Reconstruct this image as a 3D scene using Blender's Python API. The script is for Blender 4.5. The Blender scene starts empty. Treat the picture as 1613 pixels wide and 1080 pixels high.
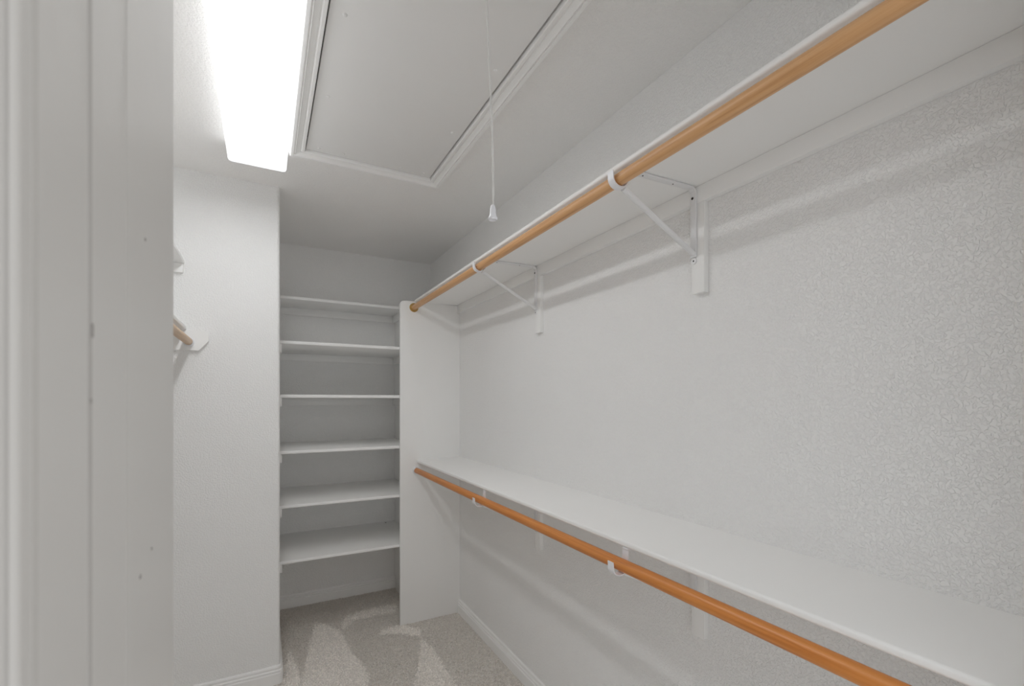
import bpy, bmesh, math, random
from mathutils import Vector, Matrix
random.seed(7)
S = bpy.context.scene
COL = S.collection
PI = math.pi

# ------------------------------------------------------------------ camera
H = 1.3885
cam_d = bpy.data.cameras.new('camera')
cam_d.sensor_width = 36.0
cam_d.sensor_fit = 'HORIZONTAL'
cam_d.lens = 724.6 / 1613 * 36.0
cam_d.shift_y = 90.9 / 1613
cam_d.clip_start = 0.01
cam_d.dof.use_dof = True
cam_d.dof.focus_distance = 1.9
cam_d.dof.aperture_fstop = 20
cam = bpy.data.objects.new('camera', cam_d)
COL.objects.link(cam)
cam.location = (0, 0, H)
cam.rotation_euler = (PI / 2, 0, -0.4933)
S.camera = cam

# ------------------------------------------------------------------ world + exposure
w = bpy.data.worlds.new('world')
S.world = w
w.use_nodes = True
w.node_tree.nodes['Background'].inputs[0].default_value = (0.965, 0.985, 1.0, 1)
w.node_tree.nodes['Background'].inputs[1].default_value = 1.12
S.view_settings.view_transform = 'Standard'
S.view_settings.look = 'None'
S.view_settings.exposure = -0.02
S.view_settings.gamma = 1.0
S.view_settings.use_curve_mapping = False
S.cycles.max_bounces = 16
S.cycles.diffuse_bounces = 14
LIGHT_STRENGTH = 9.4

# ------------------------------------------------------------------ main dimensions (metres)
CEIL = 2.44
XR, YB, YP = 1.129, 3.431, 2.824       # right wall, back wall, end panel face
XL, YL, XA = -0.615, 2.54, 0.066       # left wall, end wall, alcove corner
YI, YO = 0.193, 0.0794                 # inner and outer edge of the door jamb
XJ, XJ2 = -0.0272, 0.80                # faces of the two jambs
LX0, LX1, LY0, LY1 = -.133, .083, .975, 2.190   # ceiling light

# ------------------------------------------------------------------ materials
def new_mat(name):
    m = bpy.data.materials.new(name)
    m.use_nodes = True
    nt = m.node_tree
    return m, nt, nt.nodes['Principled BSDF']

def paint(name, col, rough=0.55, bump=0.0, scale=80, dist=0.002, spec=0.35, mottle=0.02, knock=False):
    m, nt, b = new_mat(name)
    N, L = nt.nodes, nt.links
    geo = N.new('ShaderNodeNewGeometry')
    n0 = N.new('ShaderNodeTexNoise'); n0.inputs['Scale'].default_value = 3.5; n0.inputs['Detail'].default_value = 3
    L.new(geo.outputs['Position'], n0.inputs['Vector'])
    mix = N.new('ShaderNodeMix'); mix.data_type = 'RGBA'
    mix.inputs['A'].default_value = (*[c * (1 - mottle) for c in col], 1)
    mix.inputs['B'].default_value = (*[min(1, c * (1 + mottle)) for c in col], 1)
    L.new(n0.outputs['Fac'], mix.inputs['Factor'])
    L.new(mix.outputs['Result'], b.inputs['Base Color'])
    b.inputs['Roughness'].default_value = rough
    b.inputs['Specular IOR Level'].default_value = spec
    if bump > 0:
        n1 = N.new('ShaderNodeTexNoise'); n1.inputs['Scale'].default_value = scale
        n1.inputs['Detail'].default_value = 2.5; n1.inputs['Roughness'].default_value = 0.5
        n1.inputs['Distortion'].default_value = 0.6
        L.new(geo.outputs['Position'], n1.inputs['Vector'])
        out = n1.outputs['Fac']
        if knock:
            r = N.new('ShaderNodeMapRange'); r.interpolation_type = 'SMOOTHSTEP'
            r.inputs['From Min'].default_value = 0.42; r.inputs['From Max'].default_value = 0.58
            L.new(out, r.inputs['Value']); out = r.outputs['Result']
        bp = N.new('ShaderNodeBump'); bp.inputs['Strength'].default_value = bump
        bp.inputs['Distance'].default_value = dist
        L.new(out, bp.inputs['Height']); L.new(bp.outputs['Normal'], b.inputs['Normal'])
    return m

WHITE = (0.905, 0.903, 0.897)
M_wall = paint('wall_paint', WHITE, 0.6, 0.85, 150, 0.0013, 0.3, 0.012, True)
M_ceil = paint('ceiling_paint', (0.905, 0.897, 0.886), 0.75, 0.6, 120, 0.0016, 0.2, 0.012, True)
M_trim = paint('trim_paint', (0.90, 0.897, 0.89), 0.38, 0.08, 25, 0.001, 0.45, 0.01)
M_shelf = paint('shelf_paint', (0.90, 0.898, 0.89), 0.42, 0.10, 30, 0.001, 0.4, 0.015)
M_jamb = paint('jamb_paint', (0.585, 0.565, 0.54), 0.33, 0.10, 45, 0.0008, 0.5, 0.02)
M_hatch = paint('hatch_paint', (0.86, 0.857, 0.85), 0.5, 0.12, 160, 0.001, 0.3, 0.012)
M_metal = paint('white_enamel', (0.80, 0.80, 0.81), 0.30, 0.0, spec=0.5)
M_plast = paint('white_plastic', (0.83, 0.83, 0.86), 0.35, 0.0, spec=0.5)
M_cord = paint('cord_cotton', (0.74, 0.73, 0.71), 0.8, 0.3, 600, 0.001)
M_dark = paint('dark_hole', (0.03, 0.028, 0.026), 0.6)
M_attic = paint('attic_gap', (0.05, 0.048, 0.045), 0.9)
M_scuff = paint('scuff', (0.33, 0.31, 0.295), 0.6)

M_shade = paint('groove_shade', (0.46, 0.44, 0.42), 0.6)
M_shade2 = paint('groove_shade_faint', (0.535, 0.515, 0.49), 0.5)

def brass():
    m, nt, b = new_mat('brass')
    b.inputs['Base Color'].default_value = (0.62, 0.42, 0.16, 1)
    b.inputs['Metallic'].default_value = 1.0
    b.inputs['Roughness'].default_value = 0.28
    n = nt.nodes.new('ShaderNodeTexNoise'); n.inputs['Scale'].default_value = 60
    r = nt.nodes.new('ShaderNodeMapRange'); r.inputs['To Min'].default_value = 0.2; r.inputs['To Max'].default_value = 0.4
    nt.links.new(n.outputs['Fac'], r.inputs['Value']); nt.links.new(r.outputs['Result'], b.inputs['Roughness'])
    return m
M_brass = brass()

def wood(name, c1, c2, c3):
    m, nt, b = new_mat(name)
    N, L = nt.nodes, nt.links
    geo = N.new('ShaderNodeNewGeometry')
    mp = N.new('ShaderNodeMapping'); mp.inputs['Scale'].default_value = (90, 2.2, 90)
    L.new(geo.outputs['Position'], mp.inputs['Vector'])
    n = N.new('ShaderNodeTexNoise'); n.inputs['Scale'].default_value = 1.6; n.inputs['Detail'].default_value = 5
    n.inputs['Distortion'].default_value = 0.4
    L.new(mp.outputs['Vector'], n.inputs['Vector'])
    cr = N.new('ShaderNodeValToRGB')
    cr.color_ramp.elements[0].position = 0.25; cr.color_ramp.elements[0].color = (*c3, 1)
    cr.color_ramp.elements[1].position = 0.72; cr.color_ramp.elements[1].color = (*c1, 1)
    e = cr.color_ramp.elements.new(0.48); e.color = (*c2, 1)
    L.new(n.outputs['Fac'], cr.inputs['Fac'])
    L.new(cr.outputs['Color'], b.inputs['Base Color'])
    b.inputs['Roughness'].default_value = 0.36
    b.inputs['Specular IOR Level'].default_value = 0.45
    bp = N.new('ShaderNodeBump'); bp.inputs['Strength'].default_value = 0.08; bp.inputs['Distance'].default_value = 0.001
    L.new(n.outputs['Fac'], bp.inputs['Height']); L.new(bp.outputs['Normal'], b.inputs['Normal'])
    return m
M_wood_u = wood('rod_wood_honey', (0.72, 0.43, 0.22), (0.65, 0.36, 0.165), (0.50, 0.25, 0.10))
M_wood_l = wood('rod_wood_orange', (0.70, 0.285, 0.075), (0.62, 0.225, 0.05), (0.50, 0.16, 0.03))
M_wood_p = wood('rod_wood_pale', (0.66, 0.46, 0.28), (0.60, 0.40, 0.23), (0.50, 0.31, 0.17))

def lens():
    m, nt, b = new_mat('lit_diffuser')
    N, L = nt.nodes, nt.links
    geo = N.new('ShaderNodeNewGeometry')
    wv = N.new('ShaderNodeTexWave'); wv.bands_direction = 'Y'; wv.inputs['Scale'].default_value = 60
    L.new(geo.outputs['Position'], wv.inputs['Vector'])
    bp = N.new('ShaderNodeBump'); bp.inputs['Strength'].default_value = 0.1; bp.inputs['Distance'].default_value = 0.001
    L.new(wv.outputs['Fac'], bp.inputs['Height']); L.new(bp.outputs['Normal'], b.inputs['Normal'])
    b.inputs['Base Color'].default_value = (0.9, 0.9, 0.9, 1)
    b.inputs['Roughness'].default_value = 0.4
    b.inputs['Emission Color'].default_value = (0.965, 0.985, 1.0, 1)
    # the tube behind the lens: brightest along the middle of the fixture
    sp = N.new('ShaderNodeSeparateXYZ'); L.new(geo.outputs['Position'], sp.inputs['Vector'])
    def mth(op, a, bb):
        q = N.new('ShaderNodeMath'); q.operation = op
        for i, v in enumerate((a, bb)):
            if isinstance(v, (int, float)): q.inputs[i].default_value = v
            else: L.new(v, q.inputs[i])
        return q.outputs[0]
    dx = mth('DIVIDE', mth('ADD', sp.outputs['X'], 0.025), 0.032)
    # the tube stops short of both ends of the lens
    mid, half = (LY0 + LY1) / 2, (LY1 - LY0) / 2
    ya = mth('ABSOLUTE', mth('SUBTRACT', sp.outputs['Y'], mid), 0)
    r = N.new('ShaderNodeMapRange'); r.interpolation_type = 'SMOOTHSTEP'
    r.inputs['From Min'].default_value = half - 0.115; r.inputs['From Max'].default_value = half - 0.005
    r.inputs['To Min'].default_value = 1.0; r.inputs['To Max'].default_value = 0.0
    L.new(ya, r.inputs['Value']); tail = r.outputs['Result']
    g = mth('POWER', 2.718, mth('MULTIPLY', mth('MULTIPLY', dx, dx), -1.0))
    L.new(mth('ADD', mth('MULTIPLY', mth('MULTIPLY', g, 3.5), mth('MULTIPLY', tail, LIGHT_STRENGTH)), 0.95), b.inputs['Emission Strength'])
    return m
M_lens = lens()

def carpet():
    m, nt, b = new_mat('carpet')
    N, L = nt.nodes, nt.links
    at = N.new('ShaderNodeAttribute'); at.attribute_name = 'pile'
    geo = N.new('ShaderNodeNewGeometry')
    n = N.new('ShaderNodeTexNoise'); n.inputs['Scale'].default_value = 160; n.inputs['Detail'].default_value = 4
    L.new(geo.outputs['Position'], n.inputs['Vector'])
    cr = N.new('ShaderNodeValToRGB')
    cr.color_ramp.elements[0].position = 0.3; cr.color_ramp.elements[0].color = (0.72, 0.685, 0.645, 1)
    cr.color_ramp.elements[1].position = 0.7; cr.color_ramp.elements[1].color = (0.95, 0.92, 0.885, 1)
    L.new(n.outputs['Fac'], cr.inputs['Fac'])
    mx = N.new('ShaderNodeMix'); mx.data_type = 'RGBA'; mx.blend_type = 'MULTIPLY'; mx.inputs['Factor'].default_value = 1
    L.new(cr.outputs['Color'], mx.inputs['A']); L.new(at.outputs['Color'], mx.inputs['B'])
    L.new(mx.outputs['Result'], b.inputs['Base Color'])
    b.inputs['Roughness'].default_value = 0.95
    b.inputs['Specular IOR Level'].default_value = 0.1
    bp = N.new('ShaderNodeBump'); bp.inputs['Strength'].default_value = 0.4; bp.inputs['Distance'].default_value = 0.003
    L.new(n.outputs['Fac'], bp.inputs['Height']); L.new(bp.outputs['Normal'], b.inputs['Normal'])
    return m
M_carpet = carpet()

# ------------------------------------------------------------------ helpers
def link(name, me, mat, parent=None, smooth=False):
    o = bpy.data.objects.new(name, me)
    COL.objects.link(o)
    if mat: me.materials.append(mat)
    if smooth:
        for p in me.polygons: p.use_smooth = True
    if parent: o.parent = parent
    return o

def done(name, bm, mat, parent=None, smooth=False, ang=40):
    bmesh.ops.recalc_face_normals(bm, faces=bm.faces[:])
    me = bpy.data.meshes.new(name)
    bm.to_mesh(me); bm.free()
    o = link(name, me, mat, parent, smooth)
    if smooth:
        try: me.set_sharp_from_angle(angle=math.radians(ang))
        except Exception: pass
    return o

def add_box(bm, x0, x1, y0, y1, z0, z1, bev=0.0, seg=2):
    r = bmesh.ops.create_cube(bm, size=1)
    vs = r['verts']
    for v in vs:
        v.co.x = x0 if v.co.x < 0 else x1
        v.co.y = y0 if v.co.y < 0 else y1
        v.co.z = z0 if v.co.z < 0 else z1
    if bev:
        es = list({e for v in vs for e in v.link_edges})
        bmesh.ops.bevel(bm, geom=es, offset=bev, segments=seg, profile=0.5, affect='EDGES')

def box(name, x0, x1, y0, y1, z0, z1, mat, parent=None, bev=0.0):
    bm = bmesh.new(); add_box(bm, x0, x1, y0, y1, z0, z1, bev)
    return done(name, bm, mat, parent, bev > 0)

def prism(bm, pts, fn0, fn1):
    """closed 2-D outline extruded between two placements fn(p)->Vector"""
    a = [bm.verts.new(fn0(p)) for p in pts]
    b = [bm.verts.new(fn1(p)) for p in pts]
    n = len(pts)
    for i in range(n):
        bm.faces.new((a[i], a[(i + 1) % n], b[(i + 1) % n], b[i]))
    bm.faces.new(a[::-1]); bm.faces.new(b)

def tube(bm, path, r, seg=12, cap=True):
    path = [Vector(p) for p in path]
    rs = r if isinstance(r, (list, tuple)) else [r] * len(path)
    rings = []
    up = None
    for i, p in enumerate(path):
        t = (path[min(i + 1, len(path) - 1)] - path[max(i - 1, 0)]).normalized()
        if up is None:
            up = Vector((0, 0, 1)) if abs(t.z) < 0.9 else Vector((1, 0, 0))
        u = (up - t * up.dot(t)).normalized(); v = t.cross(u)
        rings.append([bm.verts.new(p + (u * math.cos(k * 2 * PI / seg) + v * math.sin(k * 2 * PI / seg)) * rs[i]) for k in range(seg)])
    for a, b in zip(rings, rings[1:]):
        for k in range(seg):
            bm.faces.new((a[k], a[(k + 1) % seg], b[(k + 1) % seg], b[k]))
    if cap:
        bm.faces.new(rings[0][::-1]); bm.faces.new(rings[-1])

def lathe(bm, prof, origin, axis, seg=28):
    """prof: (radius, distance along axis)"""
    axis = Vector(axis).normalized(); o = Vector(origin)
    u = axis.orthogonal().normalized(); v = axis.cross(u)
    rings = [[bm.verts.new(o + axis * d + (u * math.cos(2 * PI * k / seg) + v * math.sin(2 * PI * k / seg)) * max(r, 1e-5)) for k in range(seg)] for r, d in prof]
    for a, b in zip(rings, rings[1:]):
        for k in range(seg):
            bm.faces.new((a[k], a[(k + 1) % seg], b[(k + 1) % seg], b[k]))
    bm.faces.new(rings[0][::-1]); bm.faces.new(rings[-1])

def strip(bm, path, th, y0, y1):
    """flat metal strip following an (x, z) path, extruded in y"""
    P = [Vector((p[0], p[1])) for p in path]
    A, B = [], []
    for i, p in enumerate(P):
        t = (P[min(i + 1, len(P) - 1)] - P[max(i - 1, 0)]).normalized()
        n = Vector((-t.y, t.x)) * th / 2
        A.append(p + n); B.append(p - n)
    out = A + B[::-1]
    a = [bm.verts.new((q.x, y0, q.y)) for q in out]
    b = [bm.verts.new((q.x, y1, q.y)) for q in out]
    n, m = len(out), len(P)
    for i in range(n):
        bm.faces.new((a[i], a[(i + 1) % n], b[(i + 1) % n], b[i]))
    for i in range(m - 1):
        for s, fl in ((a, True), (b, False)):
            q = (s[i], s[i + 1], s[n - 2 - i], s[n - 1 - i])
            bm.faces.new(q if fl else q[::-1])

def tag(o, label, cat, group=None):
    o['label'] = label; o['category'] = cat
    if group: o['group'] = group
    return o

def thing(name, loc, label, cat, group=None):
    o = bpy.data.objects.new(name, None); COL.objects.link(o)
    o.empty_display_size = 0.05
    o.location = loc
    return tag(o, label, cat, group)

def structure(o):
    o['kind'] = 'structure'; return o

def struct_empty(name, loc=(0, 0, 0)):
    o = bpy.data.objects.new(name, None); COL.objects.link(o); o.location = loc
    return structure(o)

def settle(root):
    """parts are built in world space: keep them there under the moved root"""
    inv = Matrix.Translation(root.location).inverted()
    for c in root.children:
        c.matrix_parent_inverse = inv

# ------------------------------------------------------------------ room shell
T = 0.11
structure(box('wall_right', XR, XR + T, YO, YB + T, 0, CEIL, M_wall))
structure(box('wall_back', XA - 0.02, XR, YB, YB + T, 0, CEIL, M_wall))
structure(box('wall_left', XL - T, XL, YO, YL, 0, CEIL, M_wall))

# end wall block with bullnose corner (faces the door, then returns into the shelf alcove)
bm = bmesh.new()
R = 0.016
out = [(XL - T, YL)]
for k in range(9):
    a = -PI / 2 + k * PI / 16
    out.append((XA - R + R * math.cos(a), YL + R + R * math.sin(a)))
out += [(XA, YB + T), (XL - T, YB + T)]
prism(bm, out, lambda p: Vector((p[0], p[1], 0)), lambda p: Vector((p[0], p[1], CEIL)))
structure(done('wall_end', bm, M_wall, smooth=True))

# door wall with its opening
DH = 2.05
bm = bmesh.new()
add_box(bm, XL - T, XJ - 0.018, YO + 0.004, YI - 0.004, 0, CEIL)
add_box(bm, XJ2 + 0.018, XR, YO + 0.004, YI - 0.004, 0, CEIL)
add_box(bm, XJ - 0.018, XJ2 + 0.018, YO + 0.004, YI - 0.004, DH + 0.018, CEIL)
structure(done('wall_front', bm, M_wall))

# ceiling with the hole for the attic hatch
HX0, HX1, HY0, HY1 = 0.1475, 0.6915, 0.715, 2.098
bm = bmesh.new()
cx0, cx1, cy0, cy1 = XL - T, XR + T, YO, YB + T
for a in ((cx0, HX0, cy0, cy1), (HX1, cx1, cy0, cy1), (HX0, HX1, cy0, HY0), (HX0, HX1, HY1, cy1)):
    add_box(bm, *a, CEIL, CEIL + 0.05)
structure(done('ceiling', bm, M_ceil))

# floor: a base, with the carpet pile standing on it where the camera sees it
fl = structure(box('floor', XL - T, XR + T, -1.6, YB + T, -0.05, 0.0, M_carpet))
ca = fl.data.color_attributes.new('pile', 'FLOAT_COLOR', 'POINT')
for d in ca.data: d.color = (0.9, 0.9, 0.9, 1)

# vacuum strokes in the pile, outlines on the floor (metres)
def inside(x, y, poly):
    c = False
    n = len(poly)
    for i in range(n):
        x1, y1 = poly[i]; x2, y2 = poly[(i + 1) % n]
        if (y1 > y) != (y2 > y) and x < (x2 - x1) * (y - y1) / (y2 - y1) + x1: c = not c
    return c
def on_floor(u, v):
    X = (u - 806.5) / 724.6; Z = (630.9 - v) / 724.6
    s, c = math.sin(0.4933), math.cos(0.4933)
    t = -H / Z
    return ((s + X * c) * t, (c - X * s) * t)
def fl_poly(pts):
    return [on_floor(430 + a / 3.584, 880 + b / 3.584) for a, b in pts]
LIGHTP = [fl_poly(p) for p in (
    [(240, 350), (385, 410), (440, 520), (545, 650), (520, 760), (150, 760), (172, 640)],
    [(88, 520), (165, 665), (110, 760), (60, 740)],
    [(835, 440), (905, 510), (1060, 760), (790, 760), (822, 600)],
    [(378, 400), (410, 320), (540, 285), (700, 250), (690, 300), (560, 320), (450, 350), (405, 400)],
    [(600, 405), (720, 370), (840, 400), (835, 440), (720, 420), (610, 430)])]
bm = None
verts, faces, cols = [], [], []
step = 0.0075
y = 1.55
while y < YB:
    x = -0.5
    while x < XR:
        if (y < YL or x > XA) :
            px = x + random.uniform(-.5, .5) * step; py = y + random.uniform(-.5, .5) * step
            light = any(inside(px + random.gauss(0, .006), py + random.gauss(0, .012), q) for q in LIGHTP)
            lean = (0.0, 0.0025) if light else (0.001, -0.003)
            h = random.uniform(0.002, 0.0045)
            a = random.uniform(0, PI); wd = random.uniform(0.0040, 0.0056)
            dx, dy = math.cos(a) * wd, math.sin(a) * wd
            lx = lean[0] + random.uniform(-.0015, .0015); ly = lean[1] + random.uniform(-.0015, .0015)
            i = len(verts)
            ex, ey = -dy * 0.7, dx * 0.7
            verts += [(px - dx, py - dy, 0), (px + dx, py + dy, 0), (px + ex, py + ey, 0),
                      (px - dx * .75 + lx, py - dy * .75 + ly, h), (px + dx * .75 + lx, py + dy * .75 + ly, h), (px + ex * .75 + lx, py + ey * .75 + ly, h)]
            faces += [(i, i + 1, i + 4, i + 3), (i + 1, i + 2, i + 5, i + 4), (i + 2, i, i + 3, i + 5), (i + 3, i + 4, i + 5)]
            g = (1.06 if light else 0.94) * random.uniform(0.86, 1.10)  # strokes: shading of the leaning pile put into the colour, plus random tone
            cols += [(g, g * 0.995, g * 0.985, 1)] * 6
        x += step
    y += step
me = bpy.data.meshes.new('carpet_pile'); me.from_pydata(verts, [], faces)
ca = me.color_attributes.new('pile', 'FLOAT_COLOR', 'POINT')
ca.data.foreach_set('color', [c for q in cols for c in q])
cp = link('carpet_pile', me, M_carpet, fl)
cp['kind'] = 'stuff'

# ------------------------------------------------------------------ baseboards
BASE = [(0, 0), (.0150, 0), (.0150, .052), (.0138, .0545), (.0100, .0560), (.0095, .0600), (.0125, .0620), (.0130, .0650), (.0120, .0675), (.0075, .0700), (.0070, .0740), (.0092, .0765), (.0092, .0810), (.0070, .0860), (0, .0885)]
def base_x(name, xw, y0, y1, sgn):
    bm = bmesh.new()
    prism(bm, BASE, lambda p: Vector((xw + sgn * p[0], y0, p[1])), lambda p: Vector((xw + sgn * p[0], y1, p[1])))
    return structure(done(name, bm, M_trim, smooth=True, ang=12))
base_x('baseboard_right', XR, YI, YP, -1)
base_x('baseboard_left', XL, YI, YL, 1)
bm = bmesh.new()
prism(bm, BASE, lambda p: Vector((XA, YB - p[0], p[1])), lambda p: Vector((0.86, YB - p[0], p[1])))
structure(done('baseboard_back', bm, M_trim, smooth=True, ang=12))
# end wall baseboard wraps round the bullnose corner
bm = bmesh.new()
path = [((XL + 0.0135, YL), (0, -1))]
for k in range(9):
    a = -PI / 2 + k * PI / 16
    path.append(((XA - R + R * math.cos(a), YL + R + R * math.sin(a)), (math.cos(a), math.sin(a))))
path.append(((XA, YB - 0.014), (1, 0)))
rings = [[bm.verts.new((p[0] + n[0] * q[0], p[1] + n[1] * q[0], q[1])) for q in BASE] for p, n in path]
for a, b in zip(rings, rings[1:]):
    for k in range(len(BASE)):
        k2 = (k + 1) % len(BASE)
        bm.faces.new((a[k], a[k2], b[k2], b[k]))
bm.faces.new(rings[0]); bm.faces.new(rings[-1][::-1])
structure(done('baseboard_end', bm, M_trim, smooth=True, ang=12))

# ------------------------------------------------------------------ door frame (left jamb beside the camera)
door = struct_empty('door_1', (XJ, YO, 0))
def jamb_profile(x, s):
    g = 0.0011
    P = [(0, YI)]
    P = [(-.018, YI), (-.0018, YI), (-.0006, YI - .0006), (0, YI - .0018)]
    P += [(0, 0.0806), (-.0002, 0.0800), (-.0006, 0.0794), (-.0009, 0.0787), (-.0010, 0.0780), (-.0014, 0.0775), (-.0014, 0.0772), (-.0012, 0.0769), (-.0016, 0.0763), (-.0026, 0.0760), (-.018, 0.0760)]
    return [(x + s * a, b) for a, b in P]
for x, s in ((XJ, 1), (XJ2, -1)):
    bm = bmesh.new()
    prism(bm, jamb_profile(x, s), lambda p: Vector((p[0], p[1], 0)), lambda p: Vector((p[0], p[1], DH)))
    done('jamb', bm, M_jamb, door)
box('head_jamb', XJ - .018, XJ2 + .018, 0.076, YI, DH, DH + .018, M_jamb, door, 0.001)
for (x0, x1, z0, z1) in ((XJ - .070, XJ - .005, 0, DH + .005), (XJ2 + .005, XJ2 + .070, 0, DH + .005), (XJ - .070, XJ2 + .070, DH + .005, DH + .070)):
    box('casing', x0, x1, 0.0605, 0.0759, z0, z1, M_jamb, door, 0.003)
# thin dark strips painting the shade of the grooves between the jamb boards
for y0, y1, m in ((.1058, .1079, M_shade), (.1308, .1316, M_shade2), (.0838, .0858, M_shade2)):
    box('shade_line', XJ - .0006, XJ + .00006, y0, y1, 0, DH, m, door)
box('shade_line', XJ - .0025, XJ - .00062, .07885, .07925, 0, DH, M_shade, door)
# scuffs on the stop joint
def jamb_y(u):
    X = (u - 806.5) / 724.6; s, c = math.sin(0.4933), math.cos(0.4933)
    return XJ * (c - X * s) / (s + X * c)
for u, v0, v1, hw in ((143.5, 509, 531, .0005), (141.5, 627, 635, .0004), (228, 375, 379, .0004), (220, 905, 911, .0006), (238, 862, 866, .0004)):
    yy = jamb_y(u); d = XJ * math.sin(.4933) + yy * math.cos(.4933)
    z0 = H + (630.9 - v1) / 724.6 * d; z1 = H + (630.9 - v0) / 724.6 * d
    box('scuff_mark', XJ - .0003, XJ + .00025, yy - hw, yy + hw, z0, z1, M_scuff, door)
settle(door)

# ------------------------------------------------------------------ attic hatch, its trim and pull cord
tr = struct_empty('trim_1', ((HX0 + HX1) / 2, HY1, CEIL))
TW = 0.055
TP = [(0, 0), (0, .012), (.002, .0145), (.010, .0145), (.0115, .0110), (.0135, .0090), (.0160, .0090), (.0175, .0120), (.024, .0135), (.031, .0165), (.0345, .0195), (.036, .0150), (.0395, .0150), (.041, .0200), (.051, .0205), (.055, .016), (.055, 0)]
cs = [(HX0, HY0), (HX1, HY0), (HX1, HY1), (HX0, HY1)]
sg = [(-1, -1), (1, -1), (1, 1), (-1, 1)]
for i in range(4):
    j = (i + 1) % 4
    bm = bmesh.new()
    prism(bm, TP, lambda p: Vector((cs[i][0] + sg[i][0] * p[0], cs[i][1] + sg[i][1] * p[0], CEIL - p[1])),
          lambda p: Vector((cs[j][0] + sg[j][0] * p[0], cs[j][1] + sg[j][1] * p[0], CEIL - p[1])))
    done('trim_board', bm, M_trim, tr, True, 12)
settle(tr)

hat = thing('attic_hatch', ((HX0 + HX1) / 2, HY1, CEIL), 'flat pale grey attic hatch panel with screw heads, set in the moulded ceiling trim', 'hatch')
box('panel', HX0 + .005, HX1 - .007, HY0 + .004, HY1 - .004, CEIL - .003, CEIL + .012, M_hatch, hat, 0.001)
bm = bmesh.new()
for a in ((HX0 - .02, HX0, HY0, HY1), (HX1, HX1 + .02, HY0, HY1)): add_box(bm, *a, CEIL + .0505, CEIL + .12)
add_box(bm, HX0 - .02, HX1 + .02, HY0, HY1, CEIL + .12, CEIL + .14)
add_box(bm, HX0 - .02, HX1 + .02, HY0 - .02, HY0, CEIL + .0505, CEIL + .14)
add_box(bm, HX0 - .02, HX1 + .02, HY1, HY1 + .02, CEIL + .0505, CEIL + .14)
done('frame_box', bm, M_attic, hat)
for sx, sy in ((.192, 1.316), (.193, 1.697), (.646, 1.311), (.647, 1.695), (.198, 2.064), (.295, 2.062), (.541, 2.060), (.647, 2.060), (.192, .935), (.646, .935)):
    bm = bmesh.new()
    lathe(bm, [(.0068, 0), (.0062, .0018), (.0038, .0034), (.0008, .0038)], (sx, sy, CEIL - .003), (0, 0, -1), 12)
    done('screw', bm, M_hatch, hat, True)
settle(hat)

pc = thing('pull_cord', (.3835, .79, 1.735), 'thin white pull cord with a bell shaped knob hanging from the attic hatch', 'cord')
bm = bmesh.new()
pts = []
for k in range(41):
    t = k / 40
    z = 2.436 - t * (2.436 - 1.759)
    x = .3835 - .0275 * (1 - t) ** 1.5 + .0012 * math.sin(t * 9)
    pts.append((x, .79, z))
for s in (0, PI):
    tube(bm, [(p[0] + .0011 * math.cos(s + i * 1.3), p[1] + .0011 * math.sin(s + i * 1.3), p[2]) for i, p in enumerate(pts)], .0014, 8)
done('cord', bm, M_cord, pc, True)
bm = bmesh.new()
lathe(bm, [(.0022, .0), (.0042, .002), (.0055, .008), (.006, .018), (.0068, .021), (.0088, .0245), (.0090, .027), (.0078, .029), (.0062, .0285), (.0058, .026)], (.3835, .79, 1.762), (0, 0, -1), 20)
done('knob', bm, M_plast, pc, True)
settle(pc)

# ------------------------------------------------------------------ fluorescent ceiling light
cl = thing('ceiling_light', ((LX0 + LX1) / 2, (LY0 + LY1) / 2, CEIL), 'long lit fluorescent wraparound light with white diffuser on the ceiling', 'light')
box('housing', LX0 + .03, LX1 - .03, LY0 + .004, LY1 - .004, CEIL - .03, CEIL, M_metal, cl, .002)
zb = 2.362
prof = [(LX0 + .012, CEIL - .006), (LX0 + .004, zb + .035), (LX0 + .001, zb + .012), (LX0 + .006, zb + .003), (LX0 + .016, zb), (LX1 - .016, zb), (LX1 - .006, zb + .003), (LX1 - .001, zb + .012), (LX1 - .004, zb + .035), (LX1 - .012, CEIL - .006)]
bm = bmesh.new()
a = [bm.verts.new((p[0], LY0 + .004, p[1])) for p in prof]; b = [bm.verts.new((p[0], LY1 - .004, p[1])) for p in prof]
for i in range(len(prof) - 1): bm.faces.new((a[i], a[i + 1], b[i + 1], b[i]))
dif = done('diffuser', bm, M_lens, cl, True)
cxm = (LX0 + LX1) / 2
for y0, y1 in ((LY0, LY0 + .004), (LY1 - .004, LY1)):
    bm = bmesh.new()
    pr = [(cxm + (p[0] - cxm) * 1.01, p[1] - .001 if p[1] < 2.4 else CEIL) for p in prof]
    prism(bm, pr, lambda p: Vector((p[0], y0, p[1])), lambda p: Vector((p[0], y1, p[1])))
    done('end_cap', bm, M_plast, cl, True)
settle(cl)

# ------------------------------------------------------------------ end panel beside the rods
bm = bmesh.new()
PX, PZ = .7355, 2.009
rr = .028
o = [(XR, 0), (XR, PZ)]
for k in range(9):
    a = PI / 2 + k * PI / 16
    o.append((PX + rr + rr * math.cos(a), PZ - rr + rr * math.sin(a)))
o.append((PX, 0))
prism(bm, o, lambda p: Vector((p[0], YP, p[1])), lambda p: Vector((p[0], YP + .018, p[1])))
bmesh.ops.recalc_face_normals(bm, faces=bm.faces[:])
es = [e for e in bm.edges if len(e.link_faces) == 2 and e.calc_face_angle(0) > 1.2]
bmesh.ops.bevel(bm, geom=es, offset=.002, segments=2, profile=.5, affect='EDGES')
tag(done('side_panel', bm, M_shelf, None, True), 'tall white upright panel with a rounded top corner holding the rod ends', 'panel')
GX = .853
tag(box('side_panel', GX, GX + .018, YP + .0182, YB, 0, 2.009, M_shelf, None, .001), 'white upright board closing the right end of the deep back shelves', 'panel')

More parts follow.
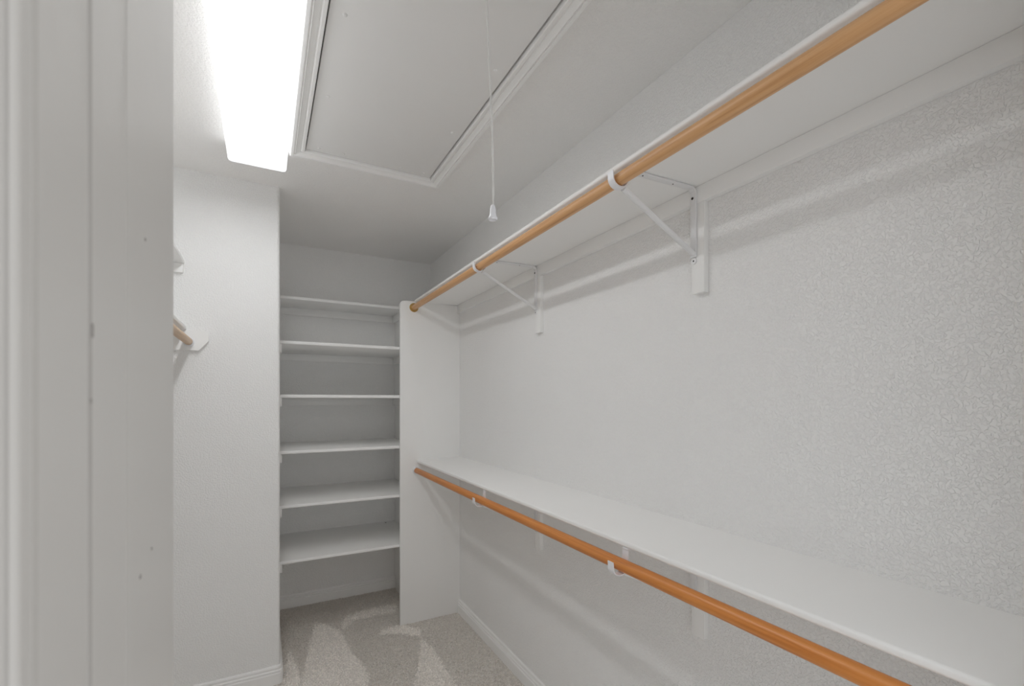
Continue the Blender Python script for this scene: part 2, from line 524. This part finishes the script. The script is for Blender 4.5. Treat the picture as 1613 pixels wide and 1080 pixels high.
# ------------------------------------------------------------------ shelves in the alcove
names = ['topmost and shallowest', 'second from the top', 'third from the top', 'fourth from the top', 'second from the floor', 'lowest, nearest the carpet']
tops = [2.030, 1.723, 1.423, 1.110, .808, .499]
for i, z in enumerate(tops):
    yf = 3.126 if i == 0 else YP + .0185
    s = thing('alcove_shelf', ((XA + GX) / 2, YB, z), 'white painted shelf board in the alcove, %s' % names[i], 'shelf', 'alcove shelves')
    x1 = GX
    box('board', XA, x1, yf, YB, z - .018, z, M_shelf, s, .0035)
    ch = .048
    box('cleat', XA + .018, x1 - .018, YB - .018, YB, z - .018 - ch, z - .018, M_shelf, s, .0015)
    box('cleat', XA, XA + .018, yf + .012, YB, z - .018 - ch, z - .018, M_shelf, s, .0015)
    box('cleat', x1 - .018, x1, yf + .012, YB, z - .018 - ch, z - .018, M_shelf, s, .0015)
    if i == 5:
        bm = bmesh.new(); lathe(bm, [(.006, 0), (.005, .0012)], (.778, 3.395, z), (0, 0, 1), 10)
        done('nail_hole', bm, M_dark, s)
    settle(s)

# ------------------------------------------------------------------ long shelves on the right wall
def long_shelf(zw, zf, xf, label, lip):
    """zw / zf: underside at the wall cleat and at the front"""
    s = thing('closet_shelf', (XR, (YI + YP) / 2, zw), label, 'shelf', 'long shelves on the right wall')
    th = .0165
    k = (zw - zf) / (XR - .019 - xf)
    zr = zw + k * .019
    r = .006
    P = [(XR, zr), (XR, zr + th)]
    for j in range(7):
        a = PI / 2 + j * PI / 12
        P.append((xf + r + r * math.cos(a), zf + th - r + r * math.sin(a)))
    for j in range(7):
        a = PI + j * PI / 12
        P.append((xf + r + r * math.cos(a), zf + r + r * math.sin(a)))
    bm = bmesh.new()
    prism(bm, P, lambda p: Vector((p[0], YI, p[1])), lambda p: Vector((p[0], YP, p[1])))
    done('board', bm, M_shelf, s, True)
    box('cleat', XR - .019, XR, YI, YP, zw - .049, zw - .0003, M_shelf, s, .001)
    ct = .049
    # end cleat under the shelf on the panel
    settle(s)
    return s
ZUW, ZUF = 2.0125, 2.005
long_shelf(ZUW, ZUF, .828, 'long white upper shelf on brackets just below the ceiling, above the honey coloured rod', 1)
ZL = 1.0225 - .0165
long_shelf(ZL, ZL - .0075, .843, 'long white lower shelf at waist height above the orange rod', 0)

# ------------------------------------------------------------------ rods
def rod(x, z, y0, y1, r, mat, smat, label, kind):
    t = thing('closet_rod', (x, (y0 + y1) / 2, z), label, 'rod', 'clothes rods')
    bm = bmesh.new()
    lathe(bm, [(r - .001, 0), (r, .001), (r, y1 - y0 - .001), (r - .001, y1 - y0)], (x, y0, z), (0, 1, 0), 36)
    done('pole', bm, mat, t, True)
    for yy, d in ((y0, 1), (y1, -1)):
        bm = bmesh.new()
        if kind == 'brass':
            pr = [(r + .0115, 0), (r + .0115, .0025), (r + .0095, .0050), (r + .0085, .0030), (r + .0065, .0030), (r + .0050, .011), (r + .0030, .012), (r + .0012, .009)]
        else:
            pr = [(r + .005, 0), (r + .005, .006), (r + .004, .009), (r + .003, .022), (r + .001, .023), (r + .0006, .018)]
        lathe(bm, pr, (x, yy, z), (0, d, 0), 32)
        done('rod_socket', bm, smat, t, True)
    settle(t)
    return t
RR = .0165
rod(.822, 1.9705, YI, YP, RR, M_wood_u, M_brass, 'honey brown wooden clothes rod with a brass socket, under the upper shelf', 'brass')
rod(.834, .9535, YI, YP, RR, M_wood_l, M_plast, 'orange brown wooden clothes rod with a white socket, under the lower shelf', 'cup')

# ------------------------------------------------------------------ brackets
def bracket(yb, zw, zf, xfront, rx, rz, zbat, label, grp):
    """zw/zf underside of shelf at the cleat and front; rx, rz rod axis"""
    t = thing('shelf_bracket', (XR - .019, yb, zw - .22), label, 'bracket', grp)
    hw = .0105
    yc = yb
    box('backing_block', XR - .019, XR, yc - .034, yc + .010, zbat, zw - .0492, M_shelf, t, .001)
    xr_ = XR - .0225
    k = (zw - zf) / (XR - .019 - xfront)
    za = lambda x: zw - k * (XR - .019 - x) - .0035
    # arm with bent corner and leg
    cr = .016
    path = [(.8425, za(.8425)), (rx + .09, za(rx + .09)), (xr_ - cr, za(xr_ - cr))]
    zc = za(xr_ - cr) - cr
    for j in range(1, 7):
        a = PI / 2 - j * PI / 12
        path.append((xr_ - cr + cr * math.cos(a), zc + cr * math.sin(a)))
    path.append((xr_, zw - .205))
    bm = bmesh.new(); strip(bm, path, .0055, yc - hw, yc + hw)
    bmesh.ops.recalc_face_normals(bm, faces=bm.faces[:])
    bmesh.ops.bevel(bm, geom=[e for e in bm.edges if len(e.link_faces) == 2 and e.calc_face_angle(0) > 1.2], offset=.0018, segments=2, profile=.5, affect='EDGES')
    done('arm', bm, M_metal, t, True)
    # round foot tab with its screw
    bm = bmesh.new()
    lathe(bm, [(.0095, 0), (.0095, .003), (.0085, .004)], (XR - .019, yc, zw - .2155), (-1, 0, 0), 18)
    done('foot_tab', bm, M_metal, t, True)
    for (sx, sz, r) in ((XR - .0225, zw - .2155, .0028), (xr_ - .0025, zc - .012, .0042)):
        bm = bmesh.new(); lathe(bm, [(r, 0), (r * .9, .0009)], (sx, yc + (.002 if r > .003 else 0), sz), (-1, 0, 0), 12)
        done('screw', bm, M_dark, t)
    for sx in (rx + .085, rx + .20):
        bm = bmesh.new(); lathe(bm, [(.0026, 0), (.0022, .0007)], (sx, yc, za(sx) - .0026), (0, 0, -1), 10)
        done('screw', bm, M_dark, t)
    # diagonal brace, a half round channel
    q = .0250; hx = .8205
    p0 = Vector((xr_ - .001, yc, zw - .193)); p1 = Vector((hx + q * .75, yc, rz - .019))
    d = (p1 - p0).normalized(); n = Vector((d.z, 0, -d.x))
    if n.z > 0: n = -n
    sec = [(math.cos(a) * .0095, math.sin(a) * .0080) for a in [PI * j / 8 for j in range(9)]]
    bm = bmesh.new()
    prism(bm, sec, lambda p: p0 + Vector((0, p[0], 0)) + n * p[1], lambda p: p1 + Vector((0, p[0], 0)) + n * p[1])
    done('brace', bm, M_metal, t, True)
    # rod hook
    path = [(hx + q, za(hx + q) + .0005), (hx + q, rz + .004)]
    for j in range(0, 15):
        a = -j * PI / 14
        path.append((hx + q * math.cos(a), rz + (RR + .0055) * math.sin(a)))
    path += [(hx - q, rz + .008), (hx - q - .0012, rz + .0155)]
    bm = bmesh.new(); strip(bm, path, .0028, yc - hw, yc + hw)
    done('rod_hook', bm, M_plast, t, True)
    settle(t)
for yb, w1 in ((.935, 'nearer the doorway'), (1.828, 'nearer the end panel')):
    bracket(yb, ZUW, ZUF, .828, .822, 1.9705, 1.702, 'white metal shelf and rod bracket under the upper shelf, %s' % w1, 'shelf and rod brackets')
    bracket(yb, ZL, ZL - .0075, .843, .834, .9535, .702, 'white metal shelf and rod bracket under the lower shelf, %s' % w1, 'shelf and rod brackets')

# ------------------------------------------------------------------ shelves and rod on the left wall, seen past the door jamb
lx = -.312
s = thing('closet_shelf', (XL, 1.4, 1.708), 'white shelf over the pale rod, ending on the wall beside the door jamb', 'shelf', 'left wall shelves')
box('board', XL, lx, YI, YL, 1.7085, 1.7265, M_shelf, s, .003)
box('cleat', XL, XL + .018, YI, YL - .019, 1.617, 1.708, M_shelf, s, .001)
bm = bmesh.new()
P = [(XL, 1.708), (-.227, 1.708), (-.227, 1.663), (-.264, 1.617), (XL, 1.617)]
prism(bm, P, lambda p: Vector((p[0], YL - .018, p[1])), lambda p: Vector((p[0], YL, p[1])))
tag(done('rod_support', bm, M_shelf), 'white rod support board with an angled lower corner, on the wall beside the door jamb', 'board')
settle(s)
s = thing('closet_shelf', (XL, 1.4, 2.006), 'high white shelf above the pale rod, ending on the wall beside the door jamb', 'shelf', 'left wall shelves')
box('board', XL, -.319, YI, YL, 2.0065, 2.0245, M_shelf, s, .003)
box('cleat', XL, XL + .018, YI, YL - .019, 1.965, 2.006, M_shelf, s, .001)
box('cleat', XL, -.324, YL - .018, YL, 1.965, 2.006, M_shelf, s, .001)
settle(s)
rod(-.302, 1.655, YI, YL - .018, .0165, M_wood_p, M_plast, 'pale wooden clothes rod in a white socket on the angled cleat beside the door jamb', 'cup')
